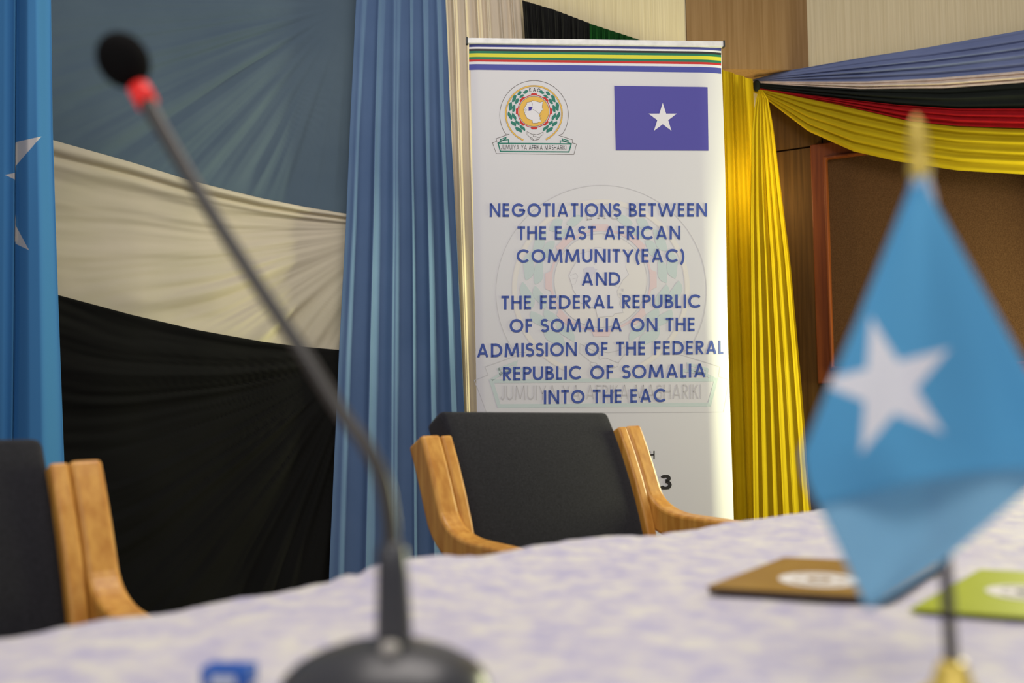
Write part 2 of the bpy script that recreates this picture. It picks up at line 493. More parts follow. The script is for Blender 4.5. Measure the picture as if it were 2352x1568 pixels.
curtain('curtain', [(-120, 822), (0, 815), (300, 800), (490, 792), (800, 775), (1000, 766), (1300, 752), (2050, 730)],
        [(-120, 1018), (0, 1023), (300, 1036), (600, 1051), (900, 1064), (1300, 1082), (2050, 1110)],
        -120, 2050, 6, 0.022, 0.105, M['blue_drape'], 'tall steel blue pleated curtain left of the roll-up banner', 2.0, nu=320, gather=0.3, fine=0.10, sharp=0.1, warp=1.22)
ctop = [(1000, -120), (1190, -2), (1270, 22), (1360, 56), (1470, 92), (1560, 126), (1660, 160), (1732, 184)]
curtain('curtain', [(-120, 1000), (0, 1010), (2050, 1080)], [(-120, 1185), (0, 1193), (90, 1200), (2050, 1240)], -120, 2050, 7, 0.011, 0.040,
        M['cream_drape'], 'cream pleated curtain between the blue curtain and roll-up banner', 5.0)
curtain('curtain', [(-10, 1198), (90, 1205), (2050, 1250)], [(-10, 1352), (2050, 1380)], -10, 2050, 11, 0.010, 0.09, M['black_drape'],
        'black pleated curtain with sloping top showing just above roll-up banner', 6.0, top=ctop, nu=200)
curtain('curtain', [(0, 1352), (2050, 1380)], [(0, 1475), (2050, 1500)], 50, 2050, 9, 0.010, 0.09, M['green_drape'],
        'dark green pleated curtain corner peeking above roll-up banner', 7.0, top=ctop, nu=160)
curtain('curtain', [(0, 1475), (2050, 1500)], [(0, 1580), (2050, 1600)], 90, 2050, 7, 0.010, 0.09, M['red_drape'],
        'red pleated curtain hanging hidden behind the roll-up banner', 8.0, top=ctop, nu=120)
curtain('curtain', [(0, 1580), (2050, 1600)], [(160, 1728), (300, 1735), (600, 1748), (2050, 1815)], 150, 2050, 6, 0.012, 0.07, M['yellow_drape'],
        'yellow curtain strip with sloping top directly beside the banner edge', 9.0, top=ctop, nu=160, solid=0.0)
# tied yellow bundle below the knot
curtain('curtain', [(206, 1742), (240, 1733), (300, 1726), (500, 1722), (2050, 1730)],
        [(206, 1750), (225, 1764), (290, 1776), (420, 1792), (600, 1815), (900, 1842), (1165, 1863), (2050, 1925)], 206, 2050, 6, 0.009, 0.13,
        M['yellow_drape'], 'yellow curtain tied to a knot and fanning out next to notice board', 11.0, nu=200, gather=0.25, fine=0.15, solid=0.0)

# ------------------------------------------------------------------ swag across the angled wall
xs = [1729, 1760, 1800, 1857, 1925, 1990, 2060, 2130, 2200, 2280, 2352, 2480, 2620]
edges = [
    [(1729, 183), (1789, 167), (1986, 133), (2130, 111), (2352, 72), (2620, 20)],
    [(1729, 187), (1800, 187), (1993, 186), (2130, 179), (2352, 160), (2620, 128)],
    [(1729, 190), (1809, 196), (1976, 206), (2164, 205), (2352, 191), (2620, 164)],
    [(1729, 199), (1755, 205), (1860, 219), (2062, 242), (2198, 251), (2352, 251), (2620, 240)],
    [(1729, 203), (1755, 207), (1789, 213), (1925, 239), (2096, 278), (2200, 288), (2352, 293), (2620, 290)],
    [(1729, 210), (1755, 223), (1857, 299), (1960, 344), (2060, 367), (2200, 388), (2352, 397), (2620, 392)]]
sw = empty('fabric_swag', RIGHT.px(1735, 215, 0.05), 'swag of blue, white, black, red and yellow cloth across the angled wall', 'swag')
for k, (nm, mm, nfold, seed) in enumerate([('blue_band', 'swag_blue', 5, 1), ('white_band', 'swag_white', 3, 2), ('black_band', 'swag_black', 3, 3),
                                           ('red_band', 'swag_red', 3, 4), ('yellow_band', 'swag_yellow', 5, 5)]):
    def fn(u, v, k=k, nfold=nfold, seed=seed):
        x = 1729 + (2620 - 1729) * u ** 1.15
        ya, yb = interp(edges[k], x), interp(edges[k + 1], x)
        vv = -0.03 + 1.06 * v
        y = ya + (yb - ya) * vv
        g = smooth(0, 0.35, u)
        off = 0.035 + 0.02 * g + (0.012 * g + 0.003) * (math.sin(math.pi * v) * 0.9
              + 0.75 * math.sin(v * nfold * 2 * math.pi + seed * 2 + 1.5 * n1(u * 3, seed)) * (0.6 + 0.6 * n1(u * 2 + v * nfold, seed + 7))) + 0.004 * k
        return RIGHT.px(x, y, off)
    sheet(nm, 110, 56, fn, M[mm], sw)
kn = RIGHT.px(1738, 197, 0.06)
lathe('knot', [(0.001, -0.024), (0.010, -0.02), (0.014, -0.008), (0.013, 0.004), (0.015, 0.013), (0.008, 0.022), (0.001, 0.024)], kn, M['swag_black'], sw, seg=18)

# assumed unseen point light behind the yellow curtain, added for its warm hotspot
lp = BACK.px(1700, 450, -0.1)
pl_ = bpy.data.lights.new('assumed_curtain_light', 'POINT'); pl_.energy = 3.2; pl_.color = (1.0, 0.80, 0.42); pl_.shadow_soft_size = 0.03
lo_ = bpy.data.objects.new('assumed_curtain_light', pl_); COL.objects.link(lo_); lo_.location = lp

# ------------------------------------------------------------------ roll-up banner
BAN = Plane(0, 3.27, R(5))
bl = BAN.uz(1080, 110)[0]; br = BAN.uz(1659, 110)[0]; bw = br - bl
bl2 = BAN.uz(1094, 880)[0]; br2 = BAN.uz(1684, 880)[0]
b_top = BAN.uz(1370, 100)[1]
z_hi, z_lo = BAN.uz(1370, 105)[1], BAN.uz(1370, 880)[1]


def side(tab, z):  # banner edges run very slightly out of plumb
    return tab[0] + (tab[1] - tab[0]) * (z_hi - z) / (z_hi - z_lo)


def ban(u, z, off=0.0):
    r_ = side((br, br2), z); e = max(0.0, u - (r_ - 0.09)) / 0.09
    l_ = side((bl, bl2), z); e2 = max(0.0, (l_ + 0.03) - u) / 0.03
    lo_z = smooth(1.75, 1.1, z)
    return BAN.at(u, z, off - (0.012 + 0.03 * lo_z) * e * e - 0.003 * e2 * e2)


cxu = (bl + br) / 2
banner = empty('roll_up_banner', BAN.at(cxu, 0, 0), 'white roll-up banner printed with blue negotiations text behind the middle armchair', 'banner')


def fab(u, v):
    z = 0.07 + (b_top - 0.005 - 0.07) * (1 - v)
    return ban(side((bl, bl2), z) + (side((br, br2), z) - side((bl, bl2), z)) * u, z)


sheet('fabric_panel', 200, 40, fab, M['banner'], banner, solid=0.0)
ru0 = BAN.uz(1070, 95)[0]; ru1 = BAN.uz(1663, 95)[0]
rz0, rz1 = BAN.uz(1370, 105.5)[1], BAN.uz(1370, 92.5)[1]
top_rail = plane_boxes('top_rail', BAN, [(ru0 + 0.004, ru1 - 0.004, rz0, rz1, -0.006, 0.010)], M['rail'], banner, bev=0.003)
for (a, b_) in ((ru0, ru0 + 0.006), (ru1 - 0.006, ru1)):
    plane_boxes('end_cap', BAN, [(a, b_, rz0 - 0.001, rz1 + 0.002, -0.008, 0.011)], M['cap'], top_rail)
plane_boxes('base', BAN, [(bl2 - 0.01, br2 + 0.02, 0.0, 0.085, -0.05, 0.05)], M['alu'], banner, bev=0.01)
tube('support_pole', [BAN.at(cxu, 0.08, -0.03), BAN.at(cxu, rz0, -0.012)], [0.007, 0.007], M['alu'], banner, seg=12)


class Print:
    """flat printed shapes lying on the banner, coordinates are photograph pixels"""
    def __init__(s): s.V, s.F, s.MI, s.mats = [], [], [], []

    def mi(s, m):
        if m not in s.mats: s.mats.append(m)
        return s.mats.index(m)

    def poly(s, pts, m, lift=0.0004):
        k = len(s.V); s.V += [ban(*BAN.uz(x, y), lift) for x, y in pts]
        s.F.append(tuple(range(k, k + len(pts)))); s.MI.append(s.mi(m))

    def strip(s, a, b_, m, lift=0.0004):
        k = len(s.V); n = len(a)
        s.V += [ban(*BAN.uz(x, y), lift) for x, y in a] + [ban(*BAN.uz(x, y), lift) for x, y in b_]
        for i in range(n - 1):
            s.F.append((k + i, k + i + 1, k + n + i + 1, k + n + i)); s.MI.append(s.mi(m))

    def line(s, pts, w, m, closed=False, lift=0.0004, clamp=None):
        pts = dense(pts + [pts[0]] if closed else pts)
        if closed: pts = pts[:-1]
        a, b_ = thick(pts, w, closed)
        if clamp:
            a = [clamp(p) for p in a]; b_ = [clamp(p) for p in b_]
        if closed: a.append(a[0]); b_.append(b_[0])
        s.strip(a, b_, m, lift)

    def build(s, name):
        o = mesh_obj(name, s.V, s.F, [M[x] for x in s.mats], banner, smooth_=False, midx=s.MI)
        bmx = bmesh.new(); bmx.from_mesh(o.data)
        big = [f for f in bmx.faces if len(f.verts) > 4]
        if big: bmesh.ops.triangulate(bmx, faces=big)
        for f in bmx.faces:
            if f.normal.dot(BAN.n) < 0: f.normal_flip()
        bmx.to_mesh(o.data); bmx.free(); return o


def dense(pts, step=6.0):
    out = [pts[0]]
    for a, b_ in zip(pts, pts[1:]):
        k = max(1, int(math.hypot(b_[0] - a[0], b_[1] - a[1]) / step))
        out += [(a[0] + (b_[0] - a[0]) * i / k, a[1] + (b_[1] - a[1]) * i / k) for i in range(1, k + 1)]
    return out


def thick(pts, w, closed=False):
    n = len(pts); A, B = [], []
    for i in range(n):
        if closed: p, q = pts[(i - 1) % n], pts[(i + 1) % n]
        else: p, q = pts[max(i - 1, 0)], pts[min(i + 1, n - 1)]
        c_ = pts[i]

        def d(a, b_):
            x, y = b_[0] - a[0], b_[1] - a[1]; l = math.hypot(x, y)
            return (x / l, y / l) if l > 1e-9 else None
        d1, d2 = d(p, c_), d(c_, q); d1 = d1 or d2; d2 = d2 or d1
        nx, ny = -(d1[1] + d2[1]), d1[0] + d2[0]; l = math.hypot(nx, ny) or 1; nx, ny = nx / l, ny / l
        cs = max(0.45, abs(nx * -d1[1] + ny * d1[0])); k = w / 2 / cs
        A.append((c_[0] + nx * k, c_[1] + ny * k)); B.append((c_[0] - nx * k, c_[1] - ny * k))
    return A, B


def arc(cx, cy, rx, ry, a0, a1, n=20):
    return [(cx + rx * math.cos(R(a0 + (a1 - a0) * i / n)), cy + ry * math.sin(R(a0 + (a1 - a0) * i / n))) for i in range(n + 1)]


def glyph(ch, w):
    """round geometric capitals, cap height 1; returns strokes and width"""
    h = w / 2; t = 1 - h
    if ch == 'A': return [[(.03 + h, 0), (.44, 1.02)], [(.44, 1.02), (.85 - h, 0)], [(.2, .28), (.68, .28)]], .88
    if ch == 'B': return [[(h, 0), (h, 1)], [(h, t), (.26, t)] + arc(.26, .745, .20, .745 - .0 - (1 - t) - .0 - .4 if False else t - .745, 90, -90, 12) + [(h, 2 * .745 - t)],
                          [(h, .50), (.28, .50)] + arc(.28, (.50 + h) / 2, .25, (.50 - h) / 2, 90, -90, 12) + [(h, h)]], .60
    if ch == 'C': return [arc(.5, .5, .5 - h, .5 - h, 42, 318, 36)], .90
    if ch == 'D': return [[(h, 0), (h, 1)], [(h, t), (.33, t)] + arc(.33, .5, .50 - h, .5 - h, 90, -90, 24) + [(h, h)]], .83
    if ch == 'E': return [[(h, 0), (h, 1)], [(h, t), (.50, t)], [(h, .53), (.48, .53)], [(h, h), (.50, h)]], .54
    if ch == 'F': return [[(h, 0), (h, 1)], [(h, t), (.48, t)], [(h, .52), (.46, .52)]], .50
    if ch == 'G': return [arc(.5, .5, .5 - h, .5 - h, 42, 360, 40), [(1 - h, .5), (.54, .5)], [(1 - h, .52), (1 - h, .42)]], 1.0
    if ch == 'H': return [[(h, 0), (h, 1)], [(.73 - h, 0), (.73 - h, 1)], [(h, .53), (.73 - h, .53)]], .73
    if ch == 'I': return [[(h, 0), (h, 1)]], w
    if ch == 'J': return [[(.42 - h, 1), (.42 - h, .26)] + arc(.21, .24, .21 - h, .24 - h, 0, -180, 14)], .42
    if ch == 'K': return [[(h, 0), (h, 1)], [(.58 - h, 1), (h, .46)], [(.22, .58), (.62 - h, 0)]], .62
    if ch == 'L': return [[(h, 0), (h, 1)], [(h, h), (.42, h)]], .44
    if ch == 'M': return [[(h, 0), (.13 + h * .6, 1.0)], [(.13 + h * .6, 1.0), (.54, .08)], [(.54, .08), (.95 - h * .6, 1.0)], [(.95 - h * .6, 1.0), (1.08 - h, 0)]], 1.08
    if ch == 'N': return [[(h, 0), (h, 1)], [(h * 1.1, .98), (.80 - h * 1.1, .02)], [(.80 - h, 0), (.80 - h, 1)]], .80
    if ch == 'O': return [arc(.5, .5, .5 - h, .5 - h, 0, 360, 44)], 1.0
    if ch == 'P': return [[(h, 0), (h, 1)], [(h, t), (.28, t)] + arc(.28, .715, .24, t - .715, 90, -90, 14) + [(h, 2 * .715 - t)]], .54
    if ch == 'R': return [[(h, 0), (h, 1)], [(h, t), (.28, t)] + arc(.28, .725, .23, t - .725, 90, -90, 14) + [(h, 2 * .725 - t)], [(.24, .44), (.52, 0)]], .58
    if ch == 'S':
        r1, r2 = (t - .53) / 2, (.53 - h) / 2
        return [arc(.29, t - r1, .21, r1, 32, 270, 20) + arc(.29, h + r2, .23, r2, 90, -150, 20)], .56
    if ch == 'T': return [[(.28, 0), (.28, 1)], [(0, t), (.56, t)]], .56
    if ch == 'U': return [[(h, 1), (h, .37)] + arc(.37, .37, .37 - h, .37 - h, 180, 360, 20) + [(.74 - h, 1)]], .74
    if ch == 'W': return [[(h * .8, 1), (.34, 0)], [(.34, 0), (.66, .98)], [(.66, .98), (.98, 0)], [(.98, 0), (1.32 - h * .8, 1)]], 1.32
    if ch == 'Y': return [[(.06, 1), (.40, .42)], [(.74, 1), (.40, .42)], [(.40, .46), (.40, 0)]], .80
    if ch == '(': return [arc(.42, .42, .36, .66, 122, 238, 14)], .26
    if ch == ')': return [arc(-.16, .42, .36, .66, 58, -58, 14)], .26
    if ch == '3': return [arc(.27, .755, .19, .755 - .55 + .02 if False else .165, 160, -90, 16), arc(.27, .31, .24, .235, 90, -160, 18)], .54
    return [], .3


def layout(text, w, gap=.16, space=.60):
    x, out = 0.0, []
    for ch in text:
        if ch == ' ': x += space - gap; continue
        st, adv = glyph(ch, w)
        tall = ch in '()'
        out += [([(x + a, b_) for a, b_ in s_], tall) for s_ in st]; x += adv + gap
    return out, x - gap


def write(pr, text, x0, x1, yb0, yb1, cap, m, w=.17, gap=.16, lift=0.0006):
    """text between two pixel positions on a baseline running yb0 -> yb1"""
    st, width = layout(text, w, gap); k = (x1 - x0) / width
    for s_, tall in st:
        a, b_ = thick(s_, w)
        if not tall:
            a = [(p[0], min(1, max(0, p[1]))) for p in a]; b_ = [(p[0], min(1, max(0, p[1]))) for p in b_]

        def to(p): return (x0 + p[0] * k, yb0 + (yb1 - yb0) * p[0] / width - p[1] * cap)
        pr.strip([to(p) for p in a], [to(p) for p in b_], m, lift)


# stripes under the rail
pr = Print(); n = 140
ys = [(100, 'ink_stripe'), (107.5, 'ink_white'), (111.8, 'ink_black'), (116.8, 'ink_green'), (122, 'ink_yellow'), (130.3, 'ink_green'),
      (136, 'ink_red'), (141.2, 'ink_white'), (147, 'ink_stripe'), (160, None)]
for (a, mm), (b_, _) in zip(ys, ys[1:]):
    X = [1077.5 + (1658.6 - 1077.5) * i / n for i in range(n + 1)]
    pr.strip([(x, a + 7 * (x - 1077) / 581) for x in X], [(x, b_ + 7 * (x - 1077) / 581) for x in X], mm)
pr.build('stripe_print')

# flag print
pr = Print()
pr.strip(dense([(1410.7, 197.2), (1628.5, 200)], 3)[:72], dense([(1414.3, 345.3), (1633.5, 346)], 3)[:72], 'ink_navy', 0.0008)
cx_, cy_ = 1522.5, 272; star = []
for k in range(10):
    r_ = 35.5 if k % 2 == 0 else 35.5 * 0.382; a = R(-90 + 36 * k); star.append((cx_ + r_ * math.cos(a) * .97 - 0.5, cy_ + r_ * math.sin(a)))
for k in range(0, 10, 2): pr.poly([star[(k - 1) % 10], star[k], star[(k + 1) % 10]], 'ink_white', 0.0013)
pr.poly([star[k] for k in range(1, 10, 2)], 'ink_white', 0.0013)
pr.build('flag_print')


def leaf(cx, cy, ln, wd, ang, bend=0.0):
    L_, R_ = [], []; n = 9
    for i in range(n + 1):
        t = i / n; ww = wd / 2 * math.sin(math.pi * t) ** 0.62 if 0 < t < 1 else 0.0
        x = (t - .5) * ln; y = bend * ln * math.sin(2 * math.pi * (t - .0))
        ca, sa = math.cos(R(ang)), math.sin(R(ang))
        L_.append((cx + x * ca - (y + ww) * sa, cy + x * sa + (y + ww) * ca)); R_.append((cx + x * ca - (y - ww) * sa, cy + x * sa + (y - ww) * ca))
    return L_, R_


def emblem(name, to, s, c, line_w):
    """round emblem with wreath, cogwheel, map, clasped hands and ribbon; source coordinates are one drawing"""
    pr = Print(); T = lambda pts: [to(*p) for p in pts]
    sw_ = lambda v: v * s
    ring = arc(993, 735, 617, 617, 141.5, 397.5, 60)
    ring[0] = (548, 1083); ring[-1] = (1440, 1105)
    out_ = ring + [(1690, 1185), (1680, 1240), (1757, 1260), (1710, 1447), (315, 1433), (245, 1240), (325, 1210), (308, 1163)]
    pr.line(T(out_), line_w, c['grey'], closed=True)
    g = arc(990, 720, 506, 506, 112, 425, 70)
    pr.line(T(g), sw_(30), c.get('edge', c['grey']), lift=0.0003); pr.line(T(g), sw_(22), c['gold'], lift=0.0005)
    # cogwheel
    cx, cy = 992, 671
    pr.line(T(arc(cx, cy, 293, 293, 0, 360, 72)), sw_(13), c['red'])
    for k in range(8):
        a = R(45 * k); ca, sa = math.cos(a), math.sin(a); q = []
        for rr, hw in ((286, 62), (326, 44), (326, -44), (286, -62)): q.append((cx + rr * ca - hw * sa, cy + rr * sa + hw * ca))
        pr.poly(T(q), c['red'], 0.00055)
    disc = arc(990, 672, 272, 272, 0, 360, 64)[:-1]
    pr.poly(T(disc), c['disc'], 0.0003); pr.line(T(disc), line_w * .8, c['grey'], closed=True, lift=0.0005)
    land = [(862, 515), (945, 497), (960, 478), (990, 480), (1100, 512), (1155, 495), (1140, 560), (1138, 600), (1155, 640), (1120, 670), (1085, 735),
            (1090, 765), (1105, 780), (1098, 810), (1115, 840), (1120, 860), (1070, 865), (1060, 880), (970, 885), (960, 835), (870, 800), (850, 760),
            (830, 725), (820, 690), (805, 640), (825, 600), (860, 545)]
    pr.poly(T(land), c['white'], 0.0006); pr.line(T(land), line_w * .6, c['grey'], closed=True, lift=0.0007)
    pr.poly(T([(890, 602), (915, 592), (948, 590), (958, 604), (972, 606), (945, 635), (940, 656), (912, 662), (888, 660), (896, 635)]), c['lake'], 0.0009)
    for l_ in ([(945, 500), (970, 545), (955, 580)], [(968, 636), (1040, 675), (1060, 700), (1088, 712)], [(812, 640), (845, 628), (858, 645), (840, 690), (822, 692)], [(826, 660), (850, 655)]):
        pr.line(T(l_), line_w * .5, c['grey'], lift=0.0008)
    for (a, b_) in ((1118, 728), (1106, 752), (1118, 800)):
        pr.poly(T([(a - 5, b_ - 7), (a + 5, b_ - 7), (a + 5, b_ + 7), (a - 5, b_ + 7)]), c['grey'], 0.0008)
    # wreath
    left = [(842, 322, 105, 54, -20), (732, 345, 100, 58, -38), (770, 398, 105, 44, -22), (636, 440, 150, 64, -58), (684, 487, 125, 58, -50), (570, 582, 170, 66, -78),
            (628, 620, 145, 58, -72), (560, 752, 165, 62, 72), (634, 765, 150, 56, 68), (624, 892, 130, 62, 48), (694, 876, 110, 54, 52), (716, 1000, 160, 66, 42), (784, 968, 150, 54, 50)]
    for a, b_, ln, wd, an in left:
        for mir in (0, 1):
            x_, an_ = (a, an) if not mir else (2 * 991 - a + (b_ - 672) * .02, 180 - an)
            L_, R_ = leaf(x_, b_ + (4 if mir else 0), ln, wd, an_, 0.05 if not mir else -0.05)
            pr.strip(T(L_), T(R_), c['leaf'])
    # clasped hands, line drawing
    for l_ in ([(866, 1036), (950, 1082), (1000, 1085), (1030, 1092), (1090, 1080), (1158, 1040), (1156, 1090), (1122, 1108), (1090, 1150), (1086, 1172), (1050, 1186), (990, 1194), (950, 1180), (924, 1160), (930, 1145), (864, 1090), (866, 1036)],
               [(1000, 1085), (974, 1115), (980, 1130), (1020, 1122), (1060, 1140), (1092, 1152)], [(930, 1145), (960, 1150), (975, 1175), (990, 1194)], [(1020, 1160), (1050, 1186)], [(1040, 1152), (1070, 1178)]):
        pr.line(T(l_), line_w * .75, c['grey'])
    # ribbon
    pr.line(T([(345, 1247), (1662, 1258), (1620, 1402), (388, 1392)]), sw_(22), c['leaf'], closed=True)
    pr.line(T([(385, 1180), (490, 1140), (484, 1165), (400, 1210), (385, 1170)]), sw_(16), c['leaf'])
    pr.line(T([(400, 1200), (532, 1180), (532, 1245)]), sw_(16), c['leaf']); pr.line(T([(345, 1240), (400, 1205)]), sw_(16), c['leaf'])
    pr.line(T([(1612, 1198), (1500, 1165), (1505, 1190), (1600, 1232), (1612, 1192)]), sw_(16), c['leaf'])
    pr.line(T([(1600, 1225), (1465, 1200), (1465, 1250)]), sw_(16), c['leaf']); pr.line(T([(1660, 1255), (1600, 1228)]), sw_(16), c['leaf'])
    a, b_ = to(397, 1357), to(1572, 1368)
    write(pr, 'JUMUIYA YA AFRIKA MASHARIKI', a[0], b_[0], a[1], b_[1], sw_(84), c['text'], w=.105, gap=.17)
    # three serif capitals on a slight arc
    for ch, x_, y_, an in (('E', 912, 322, -9), ('A', 974, 313, 0), ('C', 1045, 316, 9)):
        st, adv = glyph(ch, .15)
        k = 62 / max(1, adv / .78) if ch != 'A' else 62
        ca, sa = math.cos(R(an)), math.sin(R(an))
        ser = {'E': [[(-.06, .03), (.56, .03)], [(-.06, .97), (.56, .97)], [(.53, .75), (.53, 1)], [(.53, .0), (.53, .27)]],
               'A': [[(-.05, .03), (.28, .03)], [(.55, .03), (.9, .03)]], 'C': [[(.86, .66), (.86, 1)]]}[ch]
        for q, wq in [(s_, .15) for s_ in st] + [(s_, .06) for s_ in ser]:
            f = lambda p: to(x_ + (p[0] * 60 * .95) * ca + (p[1] * 60) * sa, y_ + (p[0] * 60 * .95) * sa - (p[1] * 60) * ca)
            A_, B_ = thick(q, wq); pr.strip([f(p) for p in A_], [f(p) for p in B_], c['dark'])
    pr.build(name)


emblem('watermark_emblem', lambda x, y: (1381 + (x - 993) / 7.84 * 3.075 + (y - 735) * .004, 669 + (y - 735) / 7.84 * 3.097 - (x - 993) * .006), 3.09 / 7.84,
       dict(edge='wm_gold', grey='wm_grey', gold='wm_gold', red='wm_red', disc='wm_disc', white='wm_white', lake='wm_lake', leaf='wm_leaf', text='wm_text', dark='wm_text'), 1.5)
emblem('emblem_print', lambda x, y: (1100 + x / 7.84, 170 + y / 7.84), 1 / 7.84,
       dict(grey='ink_grey', gold='ink_gold', red='ink_red', disc='ink_gold', white='ink_white', lake='ink_lake', leaf='ink_leaf', text='ink_dark', dark='ink_dark'), 1.1)

for text, x0, x1, y0, y1, cap in [('NEGOTIATIONS BETWEEN', 1124.6, 1624, 498, 497.5, 31), ('THE EAST AFRICAN', 1188.5, 1562.7, 550.5, 550, 31),
                                  ('COMMUNITY(EAC)', 1186.6, 1571, 603.3, 602.5, 31), ('AND', 1335, 1425, 655.8, 655.2, 30.5),
                                  ('THE FEDERAL REPUBLIC', 1151.4, 1609.8, 710.5, 707, 31.3), ('OF SOMALIA ON THE', 1170.5, 1596.4, 763.5, 760, 31),
                                  ('ADMISSION OF THE FEDERAL', 1094.8, 1666.8, 820.5, 812.5, 31.5), ('REPUBLIC OF SOMALIA', 1155, 1621, 874, 866, 31.5),
                                  ('INTO THE EAC', 1249, 1529.5, 927.5, 923.2, 31.5)]:
    full = layout(text, .175, .15)[1]; at_x = 0.0
    for word in text.split(' '):
        ww = layout(word, .175, .15)[1]; kx = (x1 - x0) / full; ky = (y1 - y0) / full
        pr = Print(); write(pr, word, x0 + at_x * kx, x0 + (at_x + ww) * kx, y0 + at_x * ky, y0 + (at_x + ww) * ky, cap, 'ink_blue', w=.175, gap=.15, lift=0.0014)
        pr.build('lettering'); at_x += ww + .60
pr = Print(); write(pr, 'H', 1491, 1503.5, 1054, 1053.5, 18.5, 'ink_dark', w=.17, lift=0.0014); pr.build('lettering')
pr = Print(); write(pr, '3', 1517, 1539.5, 1123.5, 1123, 33, 'ink_dark', w=.21, lift=0.0014); pr.build('lettering')


# ------------------------------------------------------------------ armchairs (local: faces -Y, origin on the floor)
def prism(name, prof, x0, x1, m, parent, bev=0.006):
    """closed (y,z) outline extruded along x"""
    n = len(prof); V = [(x0, y, z) for y, z in prof] + [(x1, y, z) for y, z in prof]
    Fc = [tuple(range(n))[::-1], tuple(range(n, 2 * n))] + [(i, (i + 1) % n, n + (i + 1) % n, n + i) for i in range(n)]
    o = mesh_obj(name, V, Fc, m, parent, local=True, smooth_=False)
    bmx = bmesh.new(); bmx.from_mesh(o.data); bmesh.ops.recalc_face_normals(bmx, faces=bmx.faces); bmx.to_mesh(o.data); bmx.free()
    bevel(o, bev, 3); return o


def ribbon(path, th):
    A, B = thick(path, th); return A + B[::-1]


def pillow(name, fn, nx, nz, m, parent):
    """padded slab: fn(a,b,side) for a,b in 0..1, both faces and rim in one mesh"""
    V, Fc = [], []
    for side in (0, 1):
        for j in range(nz + 1):
            for i in range(nx + 1): V.append(fn(i / nx, j / nz, side))
    k = (nx + 1) * (nz + 1); idx = lambda s_, i, j: s_ * k + j * (nx + 1) + i
    for j in range(nz):
        for i in range(nx):
            Fc.append((idx(0, i, j), idx(0, i + 1, j), idx(0, i + 1, j + 1), idx(0, i, j + 1)))
            Fc.append((idx(1, i, j), idx(1, i, j + 1), idx(1, i + 1, j + 1), idx(1, i + 1, j)))
    rim = [(i, 0) for i in range(nx)] + [(nx, j) for j in range(nz)] + [(i, nz) for i in range(nx, 0, -1)] + [(0, j) for j in range(nz, 0, -1)]
    for a, b_ in zip(rim, rim[1:] + rim[:1]):
        Fc.append((idx(0, *a), idx(1, *a), idx(1, *b_), idx(0, *b_)))
    o = mesh_obj(name, V, Fc, m, parent, local=True)
    md = o.modifiers.new('round', 'BEVEL'); md.width = 0.014; md.segments = 4; md.limit_method = 'ANGLE'; md.angle_limit = R(50)
    return o


BACK_Y, BACK_Z = 0.205, 0.42      # where the backrest meets the seat


def bp(t):
    """point (y, z) on the curved backrest axis, t along it"""
    y, z, n = BACK_Y, BACK_Z, 24
    for i in range(n):
        a = R(5 + 50 * t * (i + .5) / n); y += math.sin(a) * t / n; z += math.cos(a) * t / n
    return y, z


def make_chair(label, x, y, rz):
    root = empty('armchair', (x, y, 0), label, 'armchair', rz, 'wooden armchairs along the table')
    top_t = 0.488
    cw = 0.243
    def back(a, b_, side):
        t = -0.02 + (top_t + 0.045) * b_; X = (a - .5) * 2 * cw
        crown = 0.012 * (1 - (2 * a - 1) ** 2) * (1 - (2 * b_ - 1) ** 2) ** 0.5
        o_ = 0.016 + crown if side == 0 else -0.055
        yy, zz = bp(t); an = R(5 + 50 * t)
        return (X, yy - o_ * math.cos(an), zz + o_ * math.sin(an) + 0.016 * (0.5 - a) * b_)
    pillow('backrest', back, 14, 12, M['cushion'], root)
    def seat(a, b_, side):
        X = (a - .5) * 2 * 0.245; Y = 0.20 - 0.37 * b_
        cr = 0.02 * (1 - (2 * a - 1) ** 2) * (1 - (2 * b_ - 1) ** 2)
        return (X, Y, 0.345 if side else 0.43 + cr + 0.02 * b_)
    sc = pillow('seat', seat, 12, 12, M['cushion'], root)
    for sx in (-1, 1):
        xa, xb = sorted((sx * 0.238, sx * 0.2655))
        rail = [bp(-0.20 + 0.655 * i / 10) for i in range(11)]
        prism('back_rail', ribbon(rail, 0.062), xa, xb, M['chair_wood'], root, 0.006)
        xa, xb = sorted((sx * 0.2665, sx * 0.314))
        pth = [bp(0.457), bp(0.43), bp(0.39), bp(0.35), bp(0.315)]
        AZ = 0.638
        c0, c1 = bp(0.30), bp(0.225)
        ctrl = [c0, (c1[0] - 0.004, AZ + 0.004), (c1[0] - 0.115, AZ - 0.002)]
        bez = [tuple((1 - t) ** 2 * ctrl[0][q] + 2 * t * (1 - t) * ctrl[1][q] + t * t * ctrl[2][q] for q in (0, 1)) for t in [i / 10 for i in range(1, 11)]]
        corner = (0, AZ)
        pth = pth + bez + [(0.0, AZ - 0.004), (-0.17, AZ)]
        prism('arm', ribbon(pth, 0.062), xa, xb, M['chair_wood'], root, 0.008)
        prism('leg', [(-0.165, 0), (-0.115, 0), (-0.10, corner[1] - 0.03), (-0.16, corner[1] - 0.03)], xa + .006, xb - .006, M['chair_wood'], root)
        prism('leg', [(0.30, 0), (0.345, 0), (0.24, corner[1] - 0.03), (0.185, corner[1] - 0.03)], xa + .006, xb - .006, M['chair_wood'], root)
    prism('seat_frame', [(-0.155, 0.30), (0.24, 0.27), (0.24, 0.33), (-0.155, 0.36)], -0.268, 0.268, M['chair_wood'], root)
    return root


make_chair('charcoal cushioned wooden armchair in front of the roll-up banner', 0.240, 2.03, R(36))
make_chair('charcoal cushioned wooden armchair at far left before the hanging blue flag', -0.6365, 1.057, R(43))

